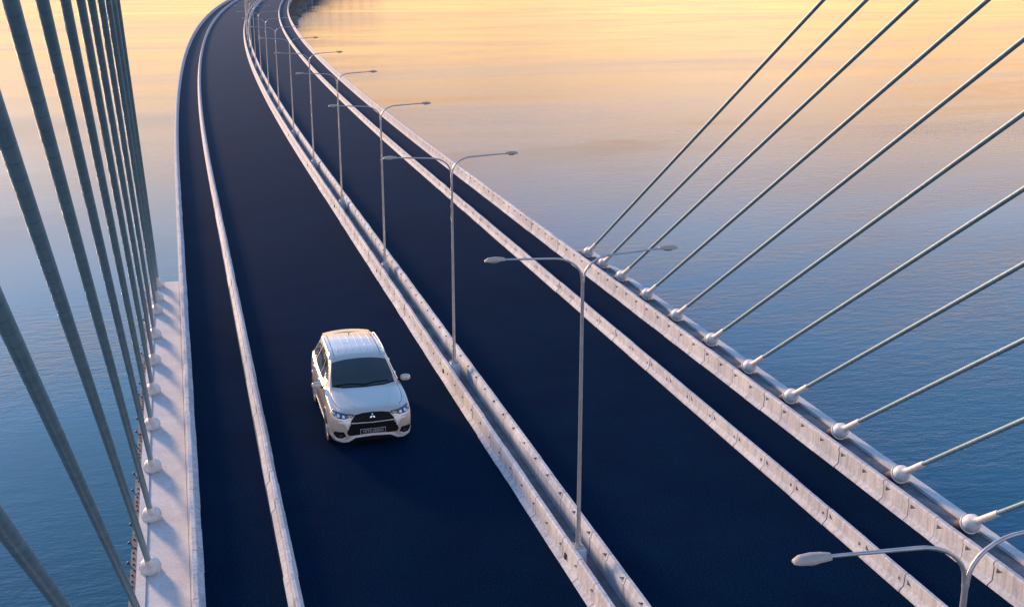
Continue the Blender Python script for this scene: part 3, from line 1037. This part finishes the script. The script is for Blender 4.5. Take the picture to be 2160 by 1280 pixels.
# three-diamond emblem
bm = bmesh.new()
ez, er = .862, .062
for k in range(3):
    a = R(90 + 120 * k)
    d_ = Vector((math.cos(a), 0, math.sin(a))); n_ = Vector((-math.sin(a), 0, math.cos(a)))
    pts = [Vector((0, 0, 0)) + d_ * .003, d_ * er * .55 + n_ * er * .30, d_ * er * 1.08, d_ * er * .55 - n_ * er * .30]
    yy = -.028
    top_ = [bm.verts.new((p.x, front_y(p.x, ez + p.z) + yy, ez + p.z)) for p in pts]
    bot_ = [bm.verts.new((p.x, front_y(p.x, ez + p.z) + .005, ez + p.z)) for p in pts]
    bm.faces.new(top_); bm.faces.new(bot_[::-1])
    for q in range(4): bm.faces.new((top_[q], bot_[q], bot_[(q + 1) % 4], top_[(q + 1) % 4]))
link('emblem', mesh_from(bm, 'emblem'), car, M['chrome'])

# wheels
bm = bmesh.new(); lathe(bm, [(.235, -.10), (.30, -.115), (.345, -.105), (.358, -.07), (.360, 0), (.358, .07), (.345, .105), (.30, .115), (.235, .10), (.235, -.10)], 40)
tyre_me = mesh_from(bm, 'tyre', 50); tyre_me.materials.append(M['rubber'])
bm = bmesh.new(); lathe(bm, [(.232, -.09), (.236, .095), (.222, .10), (.205, .055), (.205, -.09)], 40)
for k in range(7):
    a = 2 * math.pi * k / 7
    mm = Matrix.Rotation(a, 4, 'Z')
    for dx in (-.030, .030):
        box(bm, (.125, dx * (1 if True else 0), .060), (.19, .026, .035), mm)
lathe(bm, [(0, .085), (.045, .085), (.062, .06), (.062, .03), (0, .03)], 16)
rim_me = mesh_from(bm, 'rim', 35); rim_me.materials.append(M['alloy'])
bm = bmesh.new(); lathe(bm, [(0, .0), (.19, .0), (.19, -.03), (0, -.03)], 24)
disc_me = mesh_from(bm, 'brake_disc', 35); disc_me.materials.append(M['black_trim'])
for wy, sx in WHEELS:
    w = empty('wheel', (sx * .785, wy, .36))
    w.parent = car
    w.rotation_euler = (0, R(90 * sx), 0)
    link('tyre', tyre_me, w); link('rim', rim_me, w); link('brake_disc', disc_me, w)

# door mirrors
bm = bmesh.new()
bmesh.ops.create_uvsphere(bm, u_segments=24, v_segments=16, radius=1.0)
for v in bm.verts:
    x, y, z = v.co
    f_ = lambda t, p: math.copysign(abs(t) ** p, t)
    v.co = (f_(x, .72) * .115, (y * .085 if y < 0 else y * .035), f_(z, .72) * .082)
mir_me = mesh_from(bm, 'door_mirror', 60); mir_me.materials.append(M['paint'])
bm = bmesh.new(); box(bm, (0, .040, 0), (.17, .006, .118)); mg_me = mesh_from(bm, 'mirror_glass'); mg_me.materials.append(M['glass'])
bm = bmesh.new(); tube(bm, [(0, 0, 0), (-.08, .01, -.025), (-.16, .03, -.03)], [.03, .028, .035], 8); ma_me = mesh_from(bm, 'mirror_arm', 60); ma_me.materials.append(M['black_trim'])
for sx in (1, -1):
    o = link('door_mirror', mir_me, car)
    o.location = (sx * 1.0, 1.66, 1.135)
    o.rotation_euler = (0, 0, R(-6 * sx))
    g = link('mirror_glass', mg_me, o)
    a = link('mirror_arm', ma_me, o)
    a.location = (sx * -.02, .02, -.05)
    a.scale = (sx, 1, 1)
